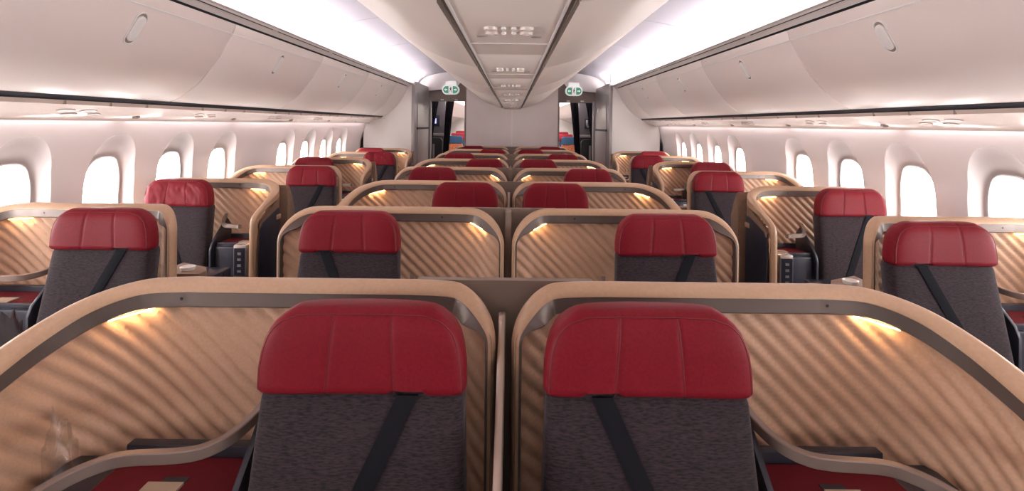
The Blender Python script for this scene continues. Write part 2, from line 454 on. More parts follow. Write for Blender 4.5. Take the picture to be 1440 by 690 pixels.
# ------------------------------------------------------------------ centre bins and ceiling strip
CBIN = catmull([(.178, .302), (.35, .350), (.535, .440), (.705, .562), (.845, .680), (.935, .770), (.950, .800)], 4)
zz = [max(e, Y_FRONT - .25) for e in [1.25 - 3 * BIN_L + BIN_L * i for i in range(10)] if e < Y_BULK - .3] + [Y_BULK]
for sg in (-1, 1):
    sname = 'left' if sg < 0 else 'right'
    for i, (a, b) in enumerate(zip(zz, zz[1:])):
        lab = 'white centre overhead bin facing the %s aisle, %s bin from the camera' % (sname, ords(max(i - 2, 0)))
        if b < .2: lab = 'white centre overhead bin facing the %s aisle, behind the camera, %s' % (sname, ords(i))
        t = thing('overhead_bin', (0, a, 0), lab, 'overhead bin', 'centre overhead bins')
        pr = [(x, z) for x, z in CBIN]
        ob('bin_door', shell_strip(pr, 0, b - a, sg, th=.018).mesh('bin_door', cbinw), t)
        l = MB().box(min(sg * .93, sg * .952), max(sg * .93, sg * .952), (b - a) / 2 - .05, (b - a) / 2 + .05, EYE + .755, EYE + .775)
        lt = ob('latch', l.mesh('latch', taupe, True, 40, .006), t)
    # taupe groove beside the strip
    tag(ob('trim_7' if sg < 0 else 'trim_8', MB().grid([[(sg * x, y, EYE + z) for x, z in ((.141, .30), (.146, .33), (.172, .332), (.182, .306))] for y in (Y_FRONT, Y_BULK)]).mesh('strip_groove', taupe, False)), kind='structure')
    tag(ob('trim_9' if sg < 0 else 'trim_10', MB().box(min(sg * .138, sg * .1455), max(sg * .138, sg * .1455), Y_FRONT, Y_BULK, EYE + .2835, EYE + .325).mesh('strip_edge', white, False)), kind='structure')
y = 1.54 - PITCH / 2 - 3 * PITCH; i = 0
m0 = None
while y < Y_BULK - .05:
    b = min(y + PITCH, Y_BULK)
    lab = 'beige ceiling service panel between the centre bins, %s from the front wall' % ords(min(i, 11))
    t = thing('service_panel', (0, y, 0), lab, 'service panel', 'service panels between the centre bins')
    ob('panel_board', MB().grid([[(x, yy, EYE + .287 + dz) for x in (-.137, .137)] for yy, dz in ((.0, .01), (.004, 0), (b - y - .004, 0), (b - y, .01))]).mesh('panel_board', cbinw, True, 80), t)
    if b - y > 1.0:
        c = PITCH / 2
        if m0 is None:
            def dome(lx, ly, h):
                rows = []
                for sc, hh in ((1, 0), (.9, h), (.62, h * .9), (.45, h * .2), (.02, h * .2)):
                    rows.append([(lx * sc * math.cos(2 * math.pi * k / 20), ly * sc * math.sin(2 * math.pi * k / 20), -hh) for k in range(20)])
                return MB().grid(rows, closed=True)
            m0 = dome(.021, .019, .008).mesh('reading_lamp', glossw); m1 = dome(.0085, .012, .006).mesh('call_button', white); m2 = dome(.018, .006, .003).mesh('air_vent', taupe)
        for sx in (-1, 1):
            for dy in (-.04, .04):
                ob('reading_lamp', m0, t, (sx * .054, c + dy, EYE + .2868))
                ob('call_button', m1, t, (sx * .016, c + dy, EYE + .2868))
            ob('air_vent', m2, t, (sx * .088, c + .11, EYE + .2868))
        ob('panel_seam', MB().box(-.137, .137, c + .25, c + .256, EYE + .2845, EYE + .29).mesh('panel_seam', white, False), t)
    y = b; i += 1

# ------------------------------------------------------------------ rear walls, doorways
bw = tag(ob('wall_back', None, None, (0, 0, 0)), kind='structure')
for sg in (-1, 1):
    ob('bulkhead_panel', MB().box(min(sg * .0125, sg * .86), max(sg * .0125, sg * .86), Y_BULK, Y_BULK + .05, 0, EYE + 1.0).mesh('bulkhead_panel', bulk, False), bw)
ob('seam_strip', MB().box(-.012, .012, Y_BULK - .008, Y_BULK + .03, 0, EYE + .5).mesh('seam_strip', white, False), bw)
tn = 10
for sg in (-1, 1):
    sname = 'left' if sg < 0 else 'right'
    def bx(x0, x1, y0, y1, z0, z1): return MB().box(min(sg * x0, sg * x1), max(sg * x0, sg * x1), y0, y1, z0, z1)
    w = tag(ob('wall_back_' + sname, None), kind='structure')
    ob('closet_front', bx(1.63, 2.56, Y_CLOSET, Y_CLOSET + .06, 0, 2.45).mesh('closet_front', white, True, 40, .004), w)
    ob('closet_side', bx(1.605, 1.66, Y_CLOSET - .01, Y_DOOR, 0, 2.30).mesh('closet_side', frameg, True, 40, .006), w)
    ob('closet_door', bx(1.592, 1.612, Y_CLOSET + .2, Y_DOOR - .18, .05, 2.12).mesh('closet_door', frameg, True, 40, .004), w)
    ob('door_lock', bx(1.584, 1.594, Y_CLOSET + .95, Y_CLOSET + 1.02, 1.85, 1.92).mesh('door_lock', silver, True, 40, .003), w)
    ob('kick_strip', bx(1.582, 1.60, Y_CLOSET + .15, Y_DOOR - .15, 1.50, 1.535).mesh('kick_strip', gapm, False), w)
    ob('door_post', bx(1.56, 1.66, Y_DOOR - .05, Y_DOOR + .05, 0, 2.06).mesh('door_post', frameg, True, 40, .008), w)
    hd = tag(ob('door_1' if sg < 0 else 'door_2', bx(.84, 1.72, Y_DOOR, Y_DOOR + .06, 2.035, 2.62).mesh('door_header', headm, False)), kind='structure')
    ob('lower_lip', bx(.84, 1.70, Y_DOOR - .03, Y_DOOR + .01, 2.035, 2.085).mesh('lower_lip', taupe, True, 40, .006), hd)
    for q in (1.05, 1.32): ob('header_lamp', bx(q, q + .06, Y_DOOR - .04, Y_DOOR - .028, 2.05, 2.075).mesh('header_lamp', white, False), hd)
    ob('inner_jamb', bx(.855, .885, Y_BULK, Y_DOOR + .04, 0, 2.3).mesh('inner_jamb', taupe, False), hd)
    ob('side_filler', bx(1.66, 2.6, Y_DOOR, Y_DOOR + .05, 0, 2.9).mesh('side_filler', headm, False), hd)
    ob('upper_filler', bx(0, 2.6, Y_DOOR + .06, Y_DOOR + .1, 2.45, 2.95).mesh('upper_filler', white, False), hd)
    # wedge of ceiling that carries the exit sign
    ob('sign_hanger', MB().prism([(sg * .99, EYE + .80), (sg * 1.10, EYE + .66), (sg * 1.30, EYE + .66), (sg * 1.84, EYE + .605), (sg * 1.84, EYE + .90), (sg * 1.2, EYE + 1.0)], 'y', Y_DOOR - .10, Y_DOOR - .06).mesh('sign_hanger', white, False), hd)
    # exit sign
    X = sg * 1.175; t = thing('exit_sign', (X, Y_DOOR - .16, EYE + .650), 'oval white exit sign with green halves above the %s doorway' % sname, 'exit sign', 'exit signs over the doorways')
    def stad(hw, hh, n=12):
        p = []
        for k in range(n + 1): a = -math.pi / 2 + math.pi * k / n; p.append((hw - hh + hh * math.cos(a), hh * math.sin(a)))
        for k in range(n + 1): a = math.pi / 2 + math.pi * k / n; p.append((-(hw - hh) + hh * math.cos(a), hh * math.sin(a)))
        return p
    ob('sign_body', MB().prism(stad(.165, .092), 'y', 0, .06).mesh('sign_body', signw, True, 40, .006), t)
    for s2 in (-1, 1):
        half = [(x, z) for x, z in stad(.142, .068) if x * s2 > .045]
        half = sorted(half, key=lambda p: math.atan2(p[1], p[0] * s2)) 
        poly = [(s2 * .04, -.068)] + half + [(s2 * .04, .068)]
        g = ob('green_field', MB().prism(poly, 'y', -.004, 0).mesh('green_field', green, False), t)
        ar = [(s2 * .122, 0), (s2 * .095, .026), (s2 * .095, .010), (s2 * .062, .010), (s2 * .062, -.010), (s2 * .095, -.010), (s2 * .095, -.026)]
        ob('arrow', MB().prism(ar, 'y', -.007, -.004).mesh('arrow', signw, False), g)
    fig = MB()   # little running figure
    fig.prism([(.004 + .011 * math.cos(k * math.pi / 5), .042 + .011 * math.sin(k * math.pi / 5)) for k in range(10)], 'y', -.004, 0)
    for poly in ([(-.008, .028), (.010, .028), (.006, -.008), (-.010, -.006)], [(-.01, -.004), (-.002, -.008), (-.016, -.034), (-.03, -.05), (-.032, -.042), (-.022, -.030)],
                 [(.0, -.006), (.008, -.004), (.02, -.026), (.016, -.052), (.008, -.052), (.010, -.028)], [(.008, .026), (.026, .008), (.022, .002), (.006, .016)], [(-.006, .026), (-.026, .014), (-.024, .006), (-.006, .016)]):
        fig.prism(poly, 'y', -.004, 0)
    ob('running_figure', fig.mesh('running_figure', gapm, False), t)
    ob('sign_neck', MB().box(-.10, .10, .03, .065, .07, .16).mesh('sign_neck', signw, False), t)
    # curtains
    def folds(x0, x1, y, z0, z1, top=None, bot=None, nf=5, tie=None):
        rows = []
        for k in range(13):
            v = k / 12; z = lerp(z1, z0, v)
            a, b = x0, x1
            if tie is not None:
                a = lerp(x0, tie[0], min(1, v / tie[2]) ** .8) if v < tie[2] else lerp(tie[0], tie[0] - .0, 1)
                b = lerp(x1, tie[1], min(1, v / tie[2]) ** .8) if v < tie[2] else lerp(tie[1], tie[1] + .05, (v - tie[2]) / (1 - tie[2]))
            rows.append([(sg * lerp(a, b, j / 30), y + .025 * math.sin(j / 30 * nf * 2 * math.pi), z) for j in range(31)])
        back = [[(p[0], p[1] + .012, p[2]) for p in r] for r in rows]
        m = MB(); m.grid(rows); m.grid(back)
        return m
    c = tag(ob('curtain', folds(1.44, 1.70, Y_DOOR + .14, .03, 2.05, tie=(1.60, 1.70, .55)).mesh('curtain', curtain)), 'dark curtain hanging against the outer post of the %s doorway' % sname, 'curtain', 'doorway curtains')
    c = tag(ob('curtain', folds(1.14, 1.30, Y_DOOR + .17, .03, 2.05, tie=(1.26, 1.36, .6)).mesh('curtain', curtain)), 'dark curtain swept aside across the middle of the %s doorway' % sname, 'curtain', 'doorway curtains')
    c = tag(ob('curtain', folds(.89, .915, Y_DOOR + .14, .03, 2.05, nf=3).mesh('curtain', curtain)), 'narrow dark curtain edge along the inner side of the %s doorway' % sname, 'curtain', 'doorway curtains')
    # crew station with jump seat
    t = thing('crew_station', (sg * 1.62, 10.62, 0), 'grey crew station cabinet with %s seen through the %s doorway' % ('a glowing blue screen' if sg < 0 else 'a pale telephone handset', sname), 'crew station')
    ob('cabinet', MB().box(-.22, .22, 0, .3, 0, 2.25).mesh('cabinet', mat('station_grey_' + sname, (.10, .085, .095), .5), True, 40, .01), t)
    ob('counter_lip', MB().box(-.22, .22, -.03, .0, 1.34, 1.40).mesh('counter_lip', frameg, True, 40, .008), t)
    if sg < 0:
        f = ob('screen_frame', MB().box(-.13, .10, -.015, 0, 1.55, 1.78).mesh('screen_frame', darkp, True, 40, .006), t); ob('screen', MB().box(-.075, .035, -.02, -.015, 1.605, 1.71).mesh('screen', screenm, False), f)
    else:
        h = MB().tube([(-.05, -.03, 1.70), (-.055, -.045, 1.66), (-.05, -.045, 1.60), (-.03, -.03, 1.56)], .022, 8); ob('handset', h.mesh('handset', frameg), t)
        ob('cradle', MB().box(-.1, .02, -.012, 0, 1.53, 1.74).mesh('cradle', darkp, True, 40, .004), t)
    t = thing('jump_seat', (sg * 1.62, 10.50, 0), 'black folded jump seat below the crew station in the %s doorway' % sname, 'jump seat')
    def rr(w, z0, z1, r, n=6):
        p = []
        for cx, cz, a0 in ((w - r, z0 + r, -90), (w - r, z1 - r, 0), (-w + r, z1 - r, 90), (-w + r, z0 + r, 180)):
            for k in range(n + 1): a = math.radians(a0 + 90 * k / n); p.append((cx + r * math.cos(a), cz + r * math.sin(a)))
        return p
    ob('backrest', MB().prism(rr(.18, .55, 1.31, .08), 'y', 0, .085).mesh('backrest', mat('jump_black_' + sname, (.012, .012, .016), .5), True, 40, .015), t)
    ob('seat_pan', MB().prism(rr(.19, 0.0, .50, .05), 'y', .0, .10).mesh('seat_pan', darkp, True, 40, .015), t)
    ob('harness', MB().box(-.02, .02, -.012, .0, .75, 1.18).mesh('harness', frameg, False), t)
    # economy seats beyond
    for r in range(3):
        for q in range(2):
            Xs = sg * (1.02 + .49 * q); ys = 13.2 + r * 1.15
            t = thing('economy_seat', (Xs, ys, 0), '%s economy seat beyond the %s doorway, %s row, %s the aisle wall' % (('blue-topped orange', 'red-topped blue', 'red-topped blue')[r], sname, ords(r), ('nearer to', 'farther from')[q]), 'economy seat', 'economy seats beyond the doorways')
            z1 = 1.29 + .05 * r
            ob('headrest_cover', MB().prism(rr(.215, z1 - .20, z1, .05), 'y', -.03, .06).mesh('headrest_cover', eco_blue if r == 0 else eco_red, True, 40, .015), t)
            ob('backrest', MB().prism(rr(.22, .42, z1 - .19, .04), 'y', -.01, .09).mesh('backrest', eco_orange if r == 0 else eco_blue, True, 40, .02), t)
            ob('seat_cushion', MB().box(-.22, .22, -.46, .0, .30, .44).mesh('seat_cushion', eco_orange, True, 40, .03), t)
            ob('seat_base', MB().box(-.18, .18, -.4, .05, 0, .30).mesh('seat_base', darkp, False), t)

# ------------------------------------------------------------------ suites
TOP = EYE - .383     # cap top height
RP = .051           # rib period
def make_path(U, wing):
    """control points (u, v, z rel to cap top, interior direction u, v); v grows towards the camera"""
    def leg(r):
        p = [(0.0, .085, -.95, 0, 1), (0.0, .085, -.60, 0, 1), (0.0, .085, -r - .14, 0, 1), (0.0, .085, -r - .03, 0, 1)]
        for a in (10, 30, 50, 70, 88):
            t = math.radians(a); p.append((r - r * math.cos(t), .085 - .075 * smooth(0, 100, a), -r + r * math.sin(t), 0, 1))
        return p + [(r + .07, .002, 0, 0, 1), (r + .15, 0, 0, 0, 1)]
    left = leg(.115 if wing else .15)
    if wing == 'w':
        right = [(U - .30, 0, 0, 0, 1), (U - .20, 0, 0, 0, 1), (U - .11, .008, -.006, -.25, .97), (U - .045, .04, -.024, -.7, .7), (U - .008, .10, -.055, -.97, .2), (U, .17, -.085, -1, 0), (U, .27, -.127, -1, 0), (U, .355, -.164, -1, 0), (U, .392, -.190, -1, 0), (U, .410, -.235, -1, 0), (U, .413, -.33, -1, 0), (U, .414, -.50, -1, 0), (U, .415, -.95, -1, 0)]
    elif wing:
        right = [(U - .36, 0, 0, 0, 1), (U - .28, 0, 0, 0, 1), (U - .17, .012, -.006, -.35, .94), (U - .075, .06, -.035, -.7, .7), (U - .02, .14, -.078, -.93, .36), (U, .25, -.125, -1, 0), (U, .39, -.178, -1, 0), (U, .445, -.21, -1, 0), (U, .472, -.265, -1, 0), (U, .478, -.40, -1, 0), (U, .48, -.95, -1, 0)]
    else:
        right = [(U - a, b, c, 0, 1) for a, b, c, _, _ in reversed(leg(.16))]
    return catmull(left + right, 8)
def frames(path):
    """position, interior I, outward N at each sample"""
    out = []
    for i, p in enumerate(path):
        P = Vector((p[0], -p[1], TOP + p[2]))
        a, b = path[max(i - 1, 0)], path[min(i + 1, len(path) - 1)]
        T = Vector((b[0] - a[0], -(b[1] - a[1]), b[2] - a[2])).normalized()
        I = Vector((p[3], -p[4], 0)).normalized()
        N = I.cross(T).normalized()
        if i == len(path) // 2 and N.z < 0: pass
        out.append((P, I, N, T))
    mid = out[len(out) // 2 - 4]
    if mid[2].z < 0: out = [(P, I, -N, T) for P, I, N, T in out]
    return out
CAP_P = [(-.022, -.055), (-.024, -.012), (-.014, -.002), (0, 0), (.014, -.004), (.024, -.010), (.030, -.018), (.031, -.026), (.027, -.028)]
BAND_P = [(.028, -.023), (.029, -.060), (.025, -.064), (.004, -.066), (-.015, -.064)]
shell_cache = {}
def shell_meshes(U, wing, d, key, su):
    """list of (name, mesh, parent index, label) in local u coordinates mapped to x by d = +-1"""
    if key in shell_cache: return shell_cache[key]
    path = make_path(U, 'w' if wing and key[0] == 'w' else wing); F = frames(path)
    M = lambda p: (d * p[0], p[1], p[2])
    out = []
    def ls(N): return smooth(.15, .8, max(N.z, 0) if abs(N.x) > .02 else 1)      # slimmer down the legs
    def ws(P): return (lerp(1, .62, smooth(.36, .50, -P.y)) if key[0] == 'c' else lerp(1, .6, smooth(.10, .30, -P.y))) if wing else 1        # slimmer at the front of the wing
    def sweep(prof):
        return MB().grid([[M(P + I * (i * ws(P)) + N * (n * ws(P) * (lerp(.62, 1, ls(N)) if prof is CAP_P else lerp(.36, 1, ls(N))))) for i, n in prof] for P, I, N, T in F])
    out.append(('cap_rail', sweep(CAP_P).mesh('cap_rail', tan), None, None))
    out.append(('inner_band', sweep(BAND_P).mesh('inner_band', band), None, None))
    # ribbed inner panel: columns along the plan of the path
    cols = []
    for P, I, N, T in F:
        Q = P + I * .006 + N * (-.055 * lerp(.36, 1, ls(N)))
        if cols and (Q - cols[-1][0]).xy.length < .002 and Q.z < cols[-1][0].z: continue
        cols.append((Q, I))
    # keep columns with moving plan and the highest z
    clean = []
    for Q, I in cols:
        if clean and (Q - clean[-1][0]).xy.length < .0025:
            if Q.z > clean[-1][0].z: clean[-1] = (Q, I)
        else: clean.append((Q, I))
    s = [0]
    for a, b in zip(clean, clean[1:]): s.append(s[-1] + (b[0] - a[0]).xy.length)
    n = int(s[-1] / .0062); rows = []
    ZB = .50
    for i in range(n + 1):
        t = s[-1] * i / n
        k = 0
        while k < len(s) - 2 and s[k + 1] < t: k += 1
        f = (t - s[k]) / max(s[k + 1] - s[k], 1e-9)
        Q = clean[k][0].lerp(clean[k + 1][0], f); I = clean[k][1].lerp(clean[k + 1][1], f); I = Vector((I.x, I.y, 0)).normalized()
        row = []
        nz = 64
        for j in range(nz + 1):
            z = lerp(ZB, Q.z, j / nz)
            ph = (d * t + z * 1.0) / RP
            h = abs(math.sin(math.pi * ph)) ** .55
            p = Vector((Q.x, Q.y, z)) + I * (-.0145 + .015 * h)
            row.append(M(p))
        rows.append(row)
    out.append(('ribbed_panel', MB().grid(rows).mesh('ribbed_panel', rib, True, 75), None, None))
    # outer shell
    rows = []; prev = None
    for P, I, N, T in F:
        Q = P + I * -.022 + N * -.05
        if prev is not None and (Q - prev).xy.length < .0025 : 
            if rows and Q.z > prev.z:
                rows[-1] = [M(Vector((Q.x, Q.y, z))) for z in (0.0, .4, .8, lerp(.8, Q.z, .5), Q.z)]; prev = Q
            continue
        fl = Vector((N.x, 0, 0)) * .06 if Q.x < U / 2 and key[0] == 'w' and wing else Vector((0, 0, 0))
        rows.append([M(Vector((Q.x, Q.y, z)) + fl * w) for z, w in ((0.0, 1), (.4, 1), (.8, .9), (lerp(.8, Q.z, .5), .35), (Q.z, 0))]); prev = Q
    out.append(('outer_shell', MB().grid(rows).mesh('outer_shell', bronze, True, 50), None, None))
    Y = lambda v: -v
    def b(u0, u1, v0, v1, z0, z1): return MB().box(min(d * u0, d * u1), max(d * u0, d * u1), -max(v0, v1), -min(v0, v1), z0, z1)
    if wing:
        # dark outer side panel with its latch tab, and the joint across the bronze side
        sp = [(-.11, .3), (-.11, TOP - .20), (-.13, TOP - .175), (-.33, TOP - .235), (-.365, TOP - .265), (-.378, TOP - .32), (-.378, .3)]
        out.append(('side_panel', MB().prism(sp, 'x', d * (U + .024), d * (U + .032)).mesh('side_panel', darkp, True, 40, .002), None, 'dark side panel'))
        pi = len(out) - 1
        out.append(('latch_tab', b(U + .031, U + .040, .115, .165, TOP - .245, TOP - .215).mesh('latch_tab', tan, True, 40, .003), pi, 'tan latch tab'))
        if key[0] == 'w' and key[2] == 0: out.append(('rear_fairing', MB().prism([(.026, 0), (.026, TOP - .045), (.05, TOP - .055), (.10, TOP - .13), (.135, TOP - .22), (.135, 0)], 'x', d * (U - .2), d * (U + .020)).mesh('rear_fairing', bronze, True, 40, .004), None, None))
        # handset dock inside the front of the wing
        out.append(('control_dock', b(U - .115, U - .035, .29, .40, .66, .865).mesh('control_dock', silver, True, 40, .012), None, 'silver control dock'))
        pi = len(out) - 1
        out.append(('dock_face', b(U - .107, U - .043, .398, .404, .68, .845).mesh('dock_face', darkp, False), pi, None))
        for q in range(4):
            out.append(('dock_button', b(U - .085, U - .065, .403, .407, .70 + q * .035, .715 + q * .035).mesh('dock_button', silver, False), pi, None))
    # side console with tray on the side away from the seat
    uo = U - .055
    ui = su + .357
    kx = min(1, (uo - .045 - ui) / .19)      # narrower suites squeeze the tray and the armrest
    zt = .848
    out.append(('side_console', b(ui - .10, uo, .02 if not wing else .055, .26, .0, zt - .03).mesh('side_console', darkp, True, 40, .01), None, None))
    # tray: dark raised back rim, red lining, cream flap
    out.append(('tray_rim', MB().prism([(-.06, zt + .012), (-.085, zt + .012), (-.085, zt - .02), (-.225, zt - .02), (-.235, zt - .008), (-.245, zt - .008), (-.245, zt - .045), (-.06, zt - .045)], 'x', d * (ui - .095), d * (ui + .22 * kx)).mesh('tray_rim', darkp, True, 40, .003), None, None))
    pi = len(out) - 1
    out.append(('red_lining', b(ui - .088, ui + .21 * kx, .088, .226, zt - .02, zt - .012).mesh('red_lining', liner, True, 40, .003), pi, 'red lining'))
    out.append(('cream_flap', b(ui + .03, ui + .105, .175, .225, zt - .012, zt - .007).mesh('cream_flap', cream, False), pi, 'cream flap'))
    out.append(('finger_slot', b(ui + .03, ui + .08, .155, .174, zt - .0118, zt - .0105).mesh('finger_slot', gapm, False), pi, None))
    # armrest: flat metal band that rises beside the seat
    ap = catmull([(ui - .118, .10, .985), (ui - .105, .15, .965), (ui - .08, .20, .950), (ui - .045, .235, .945), (ui, .25, .945), (ui + kx * .09, .26, .945), (ui + kx * .13, .285, .945), (ui + kx * .16, .33, .944), (ui + kx * .18, .40, .94), (ui + kx * .19, .50, .925)], 5)
    if wing: ap = [(p[0], p[1], p[2]) for p in ap]
    if key[0] == 'w': ap = [p for p in ap if p[1] <= .268]
    ap = [(p[0], p[1], p[2] - (0 if wing else .06)) for p in ap]
    rows = []
    for i, p in enumerate(ap):
        a, c = ap[max(i - 1, 0)], ap[min(i + 1, len(ap) - 1)]
        t = Vector((c[0] - a[0], -(c[1] - a[1]), 0)).normalized(); nrm = Vector((-t.y, t.x, 0))
        P = Vector((p[0], -p[1], p[2]))
        rows.append([M(P + nrm * x + Vector((0, 0, z))) for x, z in ((-.007, -.012), (.007, -.012), (.009, -.010), (.009, .010), (.007, .012), (-.007, .012), (-.009, .010), (-.009, -.010))])
    out.append(('armrest', MB().grid(rows, True, True).mesh('armrest', armm, True, 30), None, None))
    pi = len(out) - 1
    # dark cheek that carries the armrest next to the seat
    ck = [(-.06, .5), (-.06, .92), (-.105, .970), (-.125, .965), (-.17, .925), (-.22, .885), (-.27, .84), (-.29, .80), (-.29, .5)]
    ck = [(a, z - (0 if wing else .06)) for a, z in ck]
    out.append(('armrest_cheek', MB().prism(ck, 'x', d * (ui - .118), d * (ui - .104)).mesh('armrest_cheek', darkp, True, 40, .004), None, None))
    # warm reading light under the rail in the corner away from the seat
    best = None
    tgt = U - .15 if wing else U - .10
    for P, I, N, T in F:
        if best is None or abs(P.x - tgt) < abs(best[0].x - tgt): best = (P, I, N, T)
    P, I, N, T = best
    c = P + N * -.0705 + I * .017
    q = MB().grid([[M(c + T * a + I * b) for b in (-.006, .006)] for a in (-.05, -.02, .02, .05)])
    out.append(('reading_light', q.mesh('reading_light', readm, False), None, 'warm reading light'))
    # little screws on the band
    for uu in ((U - .28), ):
        best = min(F, key=lambda f: abs(f[0].x - uu))
        P, I, N, T = best; c = P + N * -.042 + I * .0290
        r = [M(c + T * .004 * math.cos(k * math.pi / 4) + N * .004 * math.sin(k * math.pi / 4) + I * .0006) for k in range(8)]
        mb = MB(); mb.v = [tuple(x) for x in r]; mb.f = [tuple(range(8))]
        out.append(('band_screw', mb.mesh('band_screw', gapm, False), None, None))
    # footwell console behind the back for the passenger in the next row
    out.append(('footwell_console', MB().prism([(d * .05, .14), (d * .05, .46), (d * .33, .46), (d * .33, .24), (d * (U - .06), .24), (d * (U - .06), .14)], 'z', 0, .80).mesh('footwell_console', gloss, True, 40, .012), None, None))
    pi = len(out) - 1
    out.append(('console_tray', b(.17, .31, -.20, -.42, .797, .806).mesh('console_tray', darkp, True, 40, .003), pi, None))
    if key[0] == 'w' and wing and key[2] == 1:
        out.append(('side_ledge', MB().prism([(d * -.03, .04), (d * -.03, .10), (d * .01, .16), (d * .17, .235), (d * .17, .04)], 'z', 0, .885).mesh('side_ledge', bronze, True, 40, .006), None, None))
        pi = len(out) - 1
        cm = MB()
        def cr(r, z): return [(d * .065 + r * math.cos(2 * math.pi * k / 20), .105 + r * math.sin(2 * math.pi * k / 20), z) for k in range(20)]
        cm.grid([cr(.030, .885), cr(.034, .900), cr(.030, .902), cr(.020, .890), cr(.001, .889)], closed=True)
        out.append(('cup_dish', cm.mesh('cup_dish', cupm), pi, 'white cup dish'))
    shell_cache[key] = out
    return out

# ---- seats
def hr_w(t):
    K = [(0, .196), (.03, .205), (.08, .209), (.3, .208), (.5, .203), (.65, .196), (.76, .187), (.85, .175), (.92, .161), (.97, .147), (1, .135)]
    for (a, x), (b, y) in zip(K, K[1:]):
        if t <= b: return lerp(x, y, (t - a) / (b - a))
    return K[-1][1]
def hr_d(t):
    K = [(0, .6), (.03, .85), (.08, 1), (.6, 1), (.76, .95), (.85, .88), (.92, .76), (.97, .6), (1, .4)]
    for (a, x), (b, y) in zip(K, K[1:]):
        if t <= b: return lerp(x, y, (t - a) / (b - a))
    return K[-1][1]
HZ0, HZ1 = EYE - .541, EYE - .372
def hr_c(t): return .008 * (1 - t)          # leans a touch forward at the bottom
def hr_front(x, t):
    w = hr_w(t); q = min(abs(x) / w, 1)
    return -hr_c(t) - .052 * hr_d(t) * (1 - q ** 7) ** (1 / 7 * 2.2) - .010 * q * q
HQ = [(math.copysign(1 - (1 - abs(j / 64)) ** 1.3, j), -1) for j in range(-64, 65)] + [(math.copysign(1 - (1 - abs(j / 9)) ** 2, j), 1) for j in range(8, -9, -1)]
seat_cache = {}
def seat_meshes(e, wr=0):
    """e = +-1: side (in x) on which the belt starts; wr = wrinkle variant; origin on the floor under the head cushion's centre"""
    if (e, wr) in seat_cache: return seat_cache[(e, wr)]
    out = []
    N = 56
    T = [0, .012, .03, .05, .08, .14, .2, .3, .4, .5, .58, .65, .71, .76, .81, .85, .885, .92, .95, .975, 1]
    rows = []
    rnd = random.Random(5 + wr)
    for t in T:
        w, dd, r = hr_w(t), .052 * hr_d(t), []
        for q, s in HQ:
            x = w * q
            yy = dd * math.copysign((1 - min(1, abs(q)) ** 4.76) ** .21, s)
            y = -hr_c(t) + yy - .012 * q * q
            z = lerp(HZ0, HZ1, t)
            # notch over the belt
            nt = smooth(.050, .066, e * x) * (1 - smooth(.122, .138, e * x))
            if s < 0: z += .011 * nt * max(0, 1 - t / .10)
            # soft valleys along the seams
            if s < 0:
                for sx in (-.062, .062):
                    xs = sx * (1.12 - .22 * t)
                    y += .0022 * math.exp(-((x - xs) / .0045) ** 2)
                if wr:
                    v = noise.noise(Vector((x * 22 + wr * 7, t * 5, wr * 3.1))) + .6 * noise.noise(Vector((x * 45 + wr, t * 9 + x * 20, 2.0)))
                    y += .0045 * v * (1 if .05 < t < .9 else .3)
            r.append((x, y, z))
        rows.append(r)
    out.append(('headrest', MB().grid(rows, True, True).mesh('headrest', leather, True, 60), None, None))
    def surf(x, t):
        w, dd = hr_w(t), .052 * hr_d(t)
        q = min(.999, abs(x) / w)
        y = -hr_c(t) - dd * (1 - q ** 4.76) ** .21 - .012 * (x / w) ** 2
        for sx in (-.062, .062): y += .0022 * math.exp(-((x - sx * (1.12 - .22 * t)) / .0045) ** 2)
        return (x, y + .0002, lerp(HZ0, HZ1, t))
    for sx in (-.062, .062):
        pts = [surf(sx * (1.12 - .22 * t), t) for t in [.04 + .052 * i for i in range(18)]]
        out.append(('seam', MB().tube(pts, .0013, 5).mesh('seam', thread), 0, None))
    # piping that follows the upper outline on the front face
    half = [(hr_w(t) * .955, t) for t in (.08, .2, .35, .5, .62, .72)] + [(hr_w(.80) * .94, .80), (hr_w(.86) * .905, .865), (hr_w(.92) * .83, .91), (.118, .928), (.06, .93)]
    line = catmull([(-x, t) for x, t in half] + [(0, .93)] + [(x, t) for x, t in reversed(half)], 3)
    pts = [surf(x, t) for x, t in line]
    out.append(('piping', MB().tube(pts, .0016, 5).mesh('piping', thread), 0, None))
    # seat back
    rows = []
    def bk(z): return .205 * (HZ0 + .02 - z) - .004          # forward lean of the front face
    zs = [HZ0 + .012, HZ0 + .010, HZ0 + .002, HZ0 - .012, HZ0 - .04, HZ0 - .1, HZ0 - .2, HZ0 - .3, HZ0 - .4, HZ0 - .5, HZ0 - .56]
    for i, z in enumerate(zs):
        sc = [.90, .95, .985, 1, 1, 1, 1, 1, 1, 1, 1][i]
        w = lerp(.204, .224, min(1, (HZ0 - z) / .45)) * sc; r = []
        dd = .05 * [.7, .85, .95, 1, 1, 1, 1, 1, 1, 1, 1][i]
        for q, s in HQ:
            x = w * q; y = dd * math.copysign((1 - min(1, abs(q)) ** 5.7) ** .175, s)
            r.append((x, -bk(z) + y - .004 + .006 * (1 - (x / w) ** 2) * (1 if s < 0 else 0), z))
        rows.append(r)
    out.append(('seat_back', MB().grid(rows, True, True).mesh('seat_back', fabric, True, 60), None, None))
    # shoulder belt lying on the back
    def bf(x, z): return -bk(z) - .0535 + .006 * (1 - (x / .22) ** 2)
    rows = []
    for i in range(14):
        z = lerp(HZ0 + .004, HZ0 - .50, i / 13); x = e * lerp(.094, -.14, i / 13)
        lift = .006
        rows.append([(x - .021, bf(x, z) - lift + .001, z), (x, bf(x, z) - lift - .001, z), (x + .021, bf(x, z) - lift + .001, z)])
    rows2 = [[(p[0], p[1] + .003, p[2]) for p in r] for r in rows]
